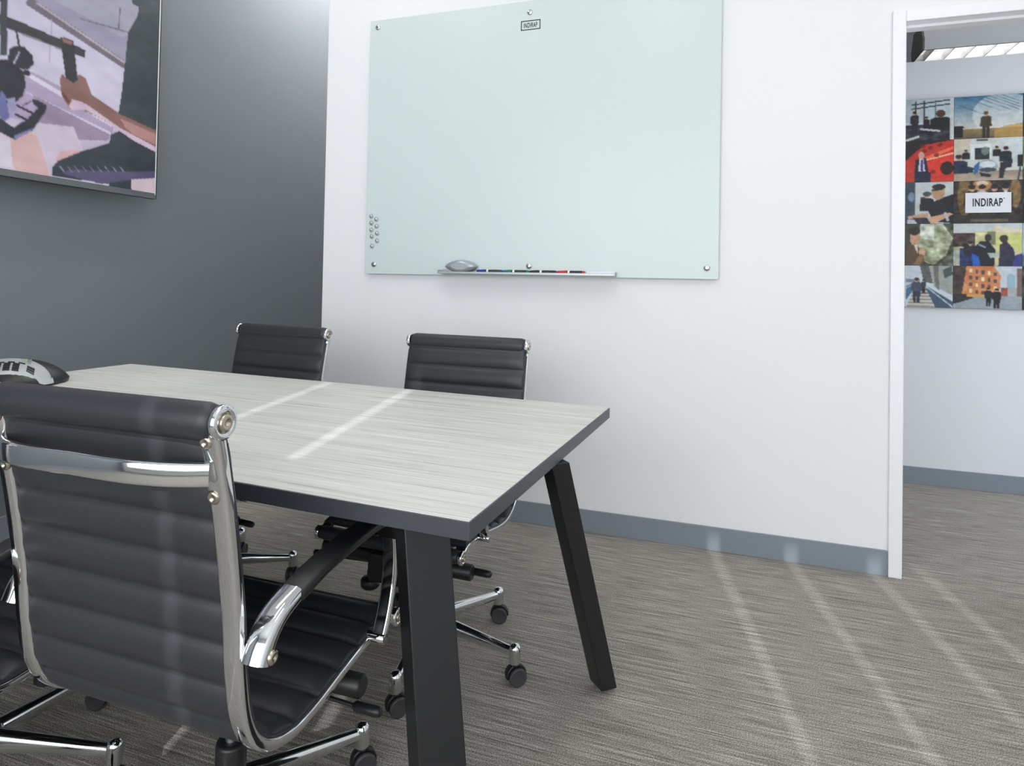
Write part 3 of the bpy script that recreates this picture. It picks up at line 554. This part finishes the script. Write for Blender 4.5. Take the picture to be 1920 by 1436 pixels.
# ---------------------------------------------------------------- ribbed office chair
FPROF = [(.256, .370), (.224, .392), (.17, .394), (.05, .380), (-.06, .362), (-.14, .360), (-.208, .386), (-.246, .440), (-.264, .52), (-.274, .62), (-.294, .75), (-.318, .87), (-.334, .93)]
FP = [(p.y, p.z) for p in smooth_path([(0, a, b) for a, b in FPROF], 7)]
def arc_resample(P, step):
    P = np.array(P); d = np.r_[0, np.cumsum(np.hypot(*np.diff(P, axis=0).T))]; n = max(2, int(round(d[-1]/step)))
    s = np.linspace(0, d[-1], n+1); return np.c_[np.interp(s, d, P[:, 0]), np.interp(s, d, P[:, 1])], s
def make_chair():
    ch = empty('office_chair')
    FX = .232
    path, s = arc_resample(FP, .012)
    tg_ = np.gradient(path, axis=0); tg_ /= np.hypot(*tg_.T)[:, None]; pnor = np.c_[tg_[:, 1], -tg_[:, 0]]
    # side frames
    for sx in (-1, 1):
        fr_ = MB().sweep([(sx*FX, y-no[0]*.010, z-no[1]*.010) for (y, z), no in zip(path, pnor)], (.0165, .0105), side=(1, 0, 0), round_=.55, n=4).build('side_frame', 'chrome', ch)
        # discs at the ends of the rolls
        for (y, z), r in ((path[0], .021), (path[-1], .0265)):
            cp = MB().lathe([(r-.003, 0), (r, .003), (r, .011), (r-.0025, .0135), (r*.62, .0135), (r*.6, .0115), (0, .0115)], (sx*(FX+.006), y, z), (sx, 0, 0), 28).build('roll_end_cap', 'chrome', ch)
            MB().lathe([(r*.5, 0), (r*.5, .004), (r*.42, .0052), (r*.18, .0052), (r*.16, .002), (0, .002)], (sx*(FX+.0172), y, z), (sx, 0, 0), 20).build('bolt', 'bolt', cp)
    # ribbed sling: split where the seat turns up into the back
    n = len(path); tang = np.gradient(path, axis=0); tang /= np.hypot(*tang.T)[:, None]; nor = np.c_[-tang[:, 1], tang[:, 0]]
    # nor points to the sitter's side for the path running from the front to the top
    cut = int(np.argmin(np.hypot(path[:, 0]+.19, path[:, 1]-.395)))
    def sling(i0, i1, name, pitch):
        P = path[i0:i1+1]; fine, ss = arc_resample(P, .0058); tg = np.gradient(fine, axis=0); tg /= np.hypot(*tg.T)[:, None]; nn = np.c_[-tg[:, 1], tg[:, 0]]
        if nn[len(nn)//2] @ np.array([.3, 1.]) < 0: nn = -nn
        k = max(1, round(ss[-1]/pitch)); ph = ss/ss[-1]*k
        th = .0035+.0165*np.abs(np.sin(PI*ph))**.45
        HX = FX+.012; cols = [-1, -.985, -.96, -.9, -.7, -.35, 0, .35, .7, .9, .96, .985, 1]
        edge = [.3, .5, .62, .9, 1, 1, 1, 1, 1, .9, .62, .5, .3]
        rs = []
        for i in range(len(fine)):
            f, b = [], []
            for c, e in zip(cols, edge):
                t = th[i]*e; f.append((c*HX, fine[i, 0]+nn[i, 0]*t, fine[i, 1]+nn[i, 1]*t)); b.append((c*HX, fine[i, 0]-nn[i, 0]*t*.95, fine[i, 1]-nn[i, 1]*t*.95))
            rs.append(f+b[::-1])
        o = MB().rings(rs).build(name, 'leather', ch)
        # dark seam piping along both edges
        for sx in (-1, 1): MB().tube([(sx*(HX-.001), y, z) for y, z in fine[::3]], .0045, 8).build('edge_piping', 'leather', o)
    sling(3, cut, 'seat', .068); sling(cut, n-3, 'backrest', .07)
    # padded rolls at the top and the front
    for (y, z), ry, rz, nm in ((path[-1], .0265, .0295, 'head_roll'), (path[0], .022, .021, 'front_roll')):
        top = nm == 'head_roll'; rs = []
        for x, e in ((-FX-.004, .72), (-FX, .9), (-FX+.012, 1), (-.12, 1), (0, 1), (.12, 1), (FX-.012, 1), (FX, .9), (FX+.004, .72)):
            rs.append([(x, y+math.cos(t)*ry*e-(.003 if top else 0), z+math.sin(t)*rz*e) for t in [2*PI*k/24 for k in range(24)]])
        o = MB().rings(rs).build(nm, 'leather', ch)
        if top:
            a, b = path[-1], path[-6]
            fl = MB().sweep([(0, a[0], a[1]), (0, b[0], b[1])], (FX+.010, .0135), side=(1, 0, 0), round_=.75, n=4).build('roll_flap', 'leather', o)
        
    # back stretcher bowed to the rear, with screwed brackets
    zi = .856; yi = float(np.interp(zi, path[cut:, 1], path[cut:, 0]))-.012
    bow = [(x*(FX-.004), yi-.012-.045*(1-abs(x)**3.2), zi-.004*abs(x)) for x in np.linspace(-1, 1, 29)]
    MB().sweep(bow, (.0185, .0065), side=(0, 0, 1), round_=.8, n=4).build('back_stretcher', 'chrome', ch)
    for sx in (-1, 1):
        pl = [(sx*(FX-.006), float(np.interp(z, path[cut:, 1], path[cut:, 0]))-.0135, z) for z in np.linspace(.815, .902, 7)]
        bk = MB().sweep(pl, [(.012, .005), (.014, .006), (.0125, .0075), (.0125, .0095), (.0125, .0075), (.014, .006), (.012, .005)], side=(1, 0, 0), round_=.8, n=4).build('stretcher_bracket', 'chrome', ch)
        for p in (pl[0], pl[-1]):
            MB().lathe([(.0115, 0), (.0115, .005), (.0085, .0078), (.0045, .0078), (.004, .005), (0, .005)], (p[0], p[1]-.003, p[2]), (0, -1, -.2), 16).build('screw', 'bolt', bk)
    # arm rests
    for sx in (-1, 1):
        xa = sx*.268
        yb = float(np.interp(.575, path[cut:, 1], path[cut:, 0]))
        b = MB().sweep(smooth_path([(xa, yb-.002, .545), (xa, yb+.012, .575), (xa, yb+.042, .602), (xa, yb+.088, .618)], 5), [(.0225, .0195-.0004*i) for i in range(16)], side=(1, 0, 0), round_=.8, n=4).build('arm_bracket', 'chrome', ch)
        MB().cyl((sx*.225, yb+.008, .557), (sx*.285, yb+.008, .557), .0135, 16).build('bracket_stub', 'chrome', b)
        MB().lathe([(.0115, 0), (.0115, .004), (.008, .006), (.004, .006), (.0035, .003), (0, .003)], (sx*.2895, yb+.008, .555), (sx, 0, 0), 18).build('bolt', 'bolt', b)
        pts = smooth_path([(xa, yb+.085, .616), (xa, yb+.16, .630), (xa, yb+.26, .640), (xa, yb+.36, .643), (xa, yb+.415, .630), (xa, yb+.438, .592)], 6)
        MB().sweep(pts, (.0255, .0095), side=(1, 0, 0), round_=.7, n=4).build('arm_pad', 'plastic', ch)
        pts = smooth_path([(xa, yb+.437, .600), (xa, yb+.445, .55), (xa, yb+.44, .49), (xa, yb+.42, .43), (xa, yb+.40, .392)], 5)
        fb = MB().sweep(pts, [(.016, .008)]*len(pts), side=(1, 0, 0), round_=.7, n=4).build('arm_strut', 'chrome', ch)
        MB().cyl((sx*.225, yb+.40, .388), (sx*.284, yb+.40, .388), .012, 16).build('strut_stub', 'chrome', fb)
    # tilt mechanism under the seat
    MB().box((-.07, -.06, .245), (.07, .14, .335)).build('tilt_housing', 'plastic', ch, .012)
    MB().box((-.16, -.03, .335), (.16, .10, .352)).build('seat_plate', 'blacksteel', ch, .004)
    for sx in (-1, 1): MB().sweep([(sx*.10, -.05, .338), (sx*.18, -.06, .345), (sx*.228, -.06, .358)], (.02, .007), side=(0, 1, 0), round_=.4).build('seat_bracket', 'blacksteel', ch)
    tb = MB().cyl((-.258, .085, .308), (.258, .085, .308), .0235, 24).build('torsion_tube', 'plastic', ch)
    kn = MB().lathe([(.012, .035), (.026, .03), (.03, .024), (.03, .006), (.024, 0), (.0, 0)], (.085, .09, .205), (0, 0, 1), 14).build('tension_knob', 'plastic', ch)
    MB().cyl((.085, .09, .235), (.085, .09, .26), .01, 12).build('knob_stem', 'plastic', kn)
    for sx, yl, zl in ((1, .075, .272), (-1, .055, .300)):
        lv = MB().tube(smooth_path([(sx*.06, yl, zl+.01), (sx*.16, yl, zl+.004), (sx*.25, yl, zl)], 4), .0045, 10).build('height_lever', 'blacksteel', ch)
        MB().lathe([(.006, 0), (.0105, .006), (.011, .05), (.0095, .062), (.005, .065)], (sx*.242, yl, zl), (sx, 0, 0), 14).build('lever_handle', 'plastic', lv)
    MB().lathe([(.029, .10), (.031, .11), (.031, .188), (.029, .194), (.02, .196), (.012, .196)], (0, 0, 0), (0, 0, 1), 24).build('gas_column', 'plastic', ch)
    MB().lathe([(.0115, .19), (.0115, .25)], (0, 0, 0), (0, 0, 1), 18).build('gas_piston', 'alu', ch)
    MB().lathe([(.012, .072), (.04, .075), (.043, .09), (.041, .122), (.03, .132), (.028, .132)], (0, 0, 0), (0, 0, 1), 28).build('base_hub', 'chrome', ch)
    return ch
BASE_R = .302
arm_me = []
def add_base(ch, ang0, swivel, ob):
    """five tapering arms with end sockets and twin-wheel casters"""
    for i in range(5):
        a = ang0+i*2*PI/5; Rm = Matrix.Rotation(a, 4, 'Z')
        if not arm_me:
            pts = [(x, 0, .108-.016*((x-.03)/(BASE_R-.03))) for x in np.linspace(.03, BASE_R-.012, 9)]
            half = [(.019-.007*k/8, .0235-.0105*k/8) for k in range(9)]
            mb = MB().sweep(pts, half, side=(0, 1, 0), round_=.85, n=5)
            mb.lathe([(.011, -.040), (.0165, -.038), (.0175, -.03), (.0175, .004), (.0155, .013), (.009, .019), (.0, .0205)], (BASE_R, 0, .097), (0, 0, 1), 20)
            o = mb.build('base_arm', 'chrome', ch); arm_me.append(o.data)
            c = MB().lathe([(.008, .03), (.008, .062)], (0, 0, 0), (0, 0, 1), 12)
            arc = [(-.004+.026*math.cos(t), 0, .028+.027*math.sin(t)) for t in np.linspace(-.25, PI+.1, 12)]
            c.sweep([(x+.0, y, z) for x, y, z in arc], (.0085, .005), side=(0, 1, 0), round_=.5)
            arm_me.append(None); c = c.build('caster', 'plastic', ch); arm_me[1] = c.data
            w = MB().lathe([(.0165, -.0005), (.023, 0), (.0265, .003), (.0265, .0095), (.0235, .0125), (.021, .0118), (.006, .0105), (0, .0105)], (-.004, 0, .0268), (0, 1, 0), 24).build('wheel', 'wheel', c); arm_me.append(w.data)
            w.location = (0, .0095, 0)
            w2 = bpy.data.objects.new('wheel', w.data); COL.objects.link(w2); w2.parent = c; w2.rotation_euler = (0, 0, PI); w2.location = (-.008, -.0095, 0)
        else:
            o = bpy.data.objects.new('base_arm', arm_me[0]); COL.objects.link(o); o.parent = ch
            c = bpy.data.objects.new('caster', arm_me[1]); COL.objects.link(c); c.parent = ch
            for sg in (0, 1):
                w = bpy.data.objects.new('wheel', arm_me[2]); COL.objects.link(w); w.parent = c
                if sg: w.rotation_euler = (0, 0, PI); w.location = (-.008, -.0095, 0)
                else: w.location = (0, .0095, 0)
        o.matrix_local = Matrix.Translation((ob.x, ob.y, 0)) @ Rm
        c.location = (ob.x+BASE_R*math.cos(a), ob.y+BASE_R*math.sin(a), 0); c.rotation_euler = (0, 0, swivel[i])
proto = make_chair()
CHAIRS = [   # x, y, yaw, base angle (world), lift, label
    (1.102, -1.965, 0.0, math.radians(57), .006, 'black ribbed leather office chair with chrome frame, nearest, seen from behind at the table'),
    (1.112, -1.04, PI-.03, math.radians(62), -.014, 'black ribbed office chair across the table below the glass board'),
    (.225, -1.02, PI-.10, math.radians(35), -.01, 'black ribbed office chair across the table in front of the wall corner'),
    (.498, -2.062, 0.0, math.radians(19), .0, 'black ribbed office chair at the left edge, mostly cut off, beside the nearest chair')]
BOFF = {' glass board': (.09, -.16), ' wall corner': (.05, -.10)}
UNDER = ('tilt_housing', 'seat_plate', 'torsion_tube', 'tension_knob', 'height_lever')
insts = []
for i, (x, y, rz, ba, dz, lab_) in enumerate(CHAIRS):
    c = proto if i == 0 else copy_tree(proto)
    insts.append(c)
for c, (x, y, rz, ba, dz, lab_) in zip(insts, CHAIRS):
    c.location = (x, y, 0); c.rotation_euler = (0, 0, rz)
    if dz:
        for k in [o for o in bpy.data.objects if o.parent == c and not o.name.startswith(('gas_column', 'base_hub'))]: k.location.z += dz
    bo_ = BOFF.get(lab_[-12:], (0, 0)); ob = Matrix.Rotation(-rz, 2) @ Vector(bo_)
    for k in [o for o in bpy.data.objects if o.parent == c and o.name.startswith(('gas_', 'base_hub'))]: k.location.x += ob.x; k.location.y += ob.y
    for k in [o for o in bpy.data.objects if o.parent == c and o.name.startswith(UNDER)]: k.location.y += ob.y*.75
    add_base(c, ba-rz, [random.uniform(0, 2*PI) for _ in range(5)], ob)
    tag(c, lab_, 'chair', 'office chairs round the table')

# ---------------------------------------------------------------- conference phone
ph = empty('conference_phone', (-.385, -1.41, TZT), math.radians(50)); tag(ph, 'black and silver conference phone with keypad at the far left of the table', 'phone')
PR, PHH = .175, .095
def rad(t): return PR*(1+.13*math.cos(3*(t-PI/2+PI)))
def hgt(x, y):
    r = math.hypot(x, y)/rad(math.atan2(y, x)); r = min(r, 1)
    return .014+(PHH-.014)*(1-r**2.2)**.8
NT = 60; rs = []
for k in range(1, 13):
    f = k/12; rs.append([(f*rad(t)*math.cos(t), f*rad(t)*math.sin(t), hgt(.999*f*rad(t)*math.cos(t), .999*f*rad(t)*math.sin(t))) for t in [2*PI*j/NT for j in range(NT)]])
rs = rs[::-1]; rs.insert(0, [(p_[0]*.985, p_[1]*.985, .002) for p_ in rs[0]])
MB().rings(rs).build('shell', 'plastic', ph)
def on(u, v, off):      # console patch facing the near side (-y)
    x = u*.140; y = -.006-.140*v; return (x, y, hgt(x, y)+off)
con = MB()
rr = []
for k in range(1, 9):
    f = k/8; rr.append([on(f*math.cos(t)*1.0, .5+f*.55*math.sin(t), .0035 if k < 8 else -.002) for t in [2*PI*j/40 for j in range(40)]])
con.rings(rr[::-1]); con_o = con.build('console', 'lightgrey', ph)
def pad(mb, u, v, du, dv, off, hh):
    a = [on(u-du, v-dv, off), on(u+du, v-dv, off), on(u+du, v+dv, off), on(u-du, v+dv, off)]
    mb.hexa(a[::-1], [(p_[0], p_[1], p_[2]+hh) for p_ in a[::-1]]); return mb
pad(MB(), -.02, .25, .5, .17, .0030, .005).build('display_bezel', 'silver', ph)
pad(MB(), -.02, .25, .42, .12, .0030, .0062).build('display', 'lcd', ph)
for i in range(4): pad(MB(), -.36+i*.22, .50, .07, .018, .003, .004).build('soft_key', 'plastic', ph)
for r_ in range(4):
    for c_ in range(3):
        kx = pad(MB(), .0+(c_-1)*.19, .60+r_*.095, .07, .032, .003, .004).build('key', 'plastic', ph)
for r_ in range(3):
    for c_ in (-1, 1): pad(MB(), c_*.5, .60+r_*.1, .08, .03, .003, .004).build('key', 'plastic', ph)
MB().lathe([(.006, 0), (.005, .002), (0, .003)], (.02, -.005, PHH-.001), (0, 0, 1), 12).build('red_mark', 'redlight', ph)
for k in range(3):
    t = PI/2+k*2*PI/3+PI; MB().cyl((.13*math.cos(t), .13*math.sin(t), 0), (.13*math.cos(t), .13*math.sin(t), .01), .012, 12).build('rubber_foot', 'rubber', ph)
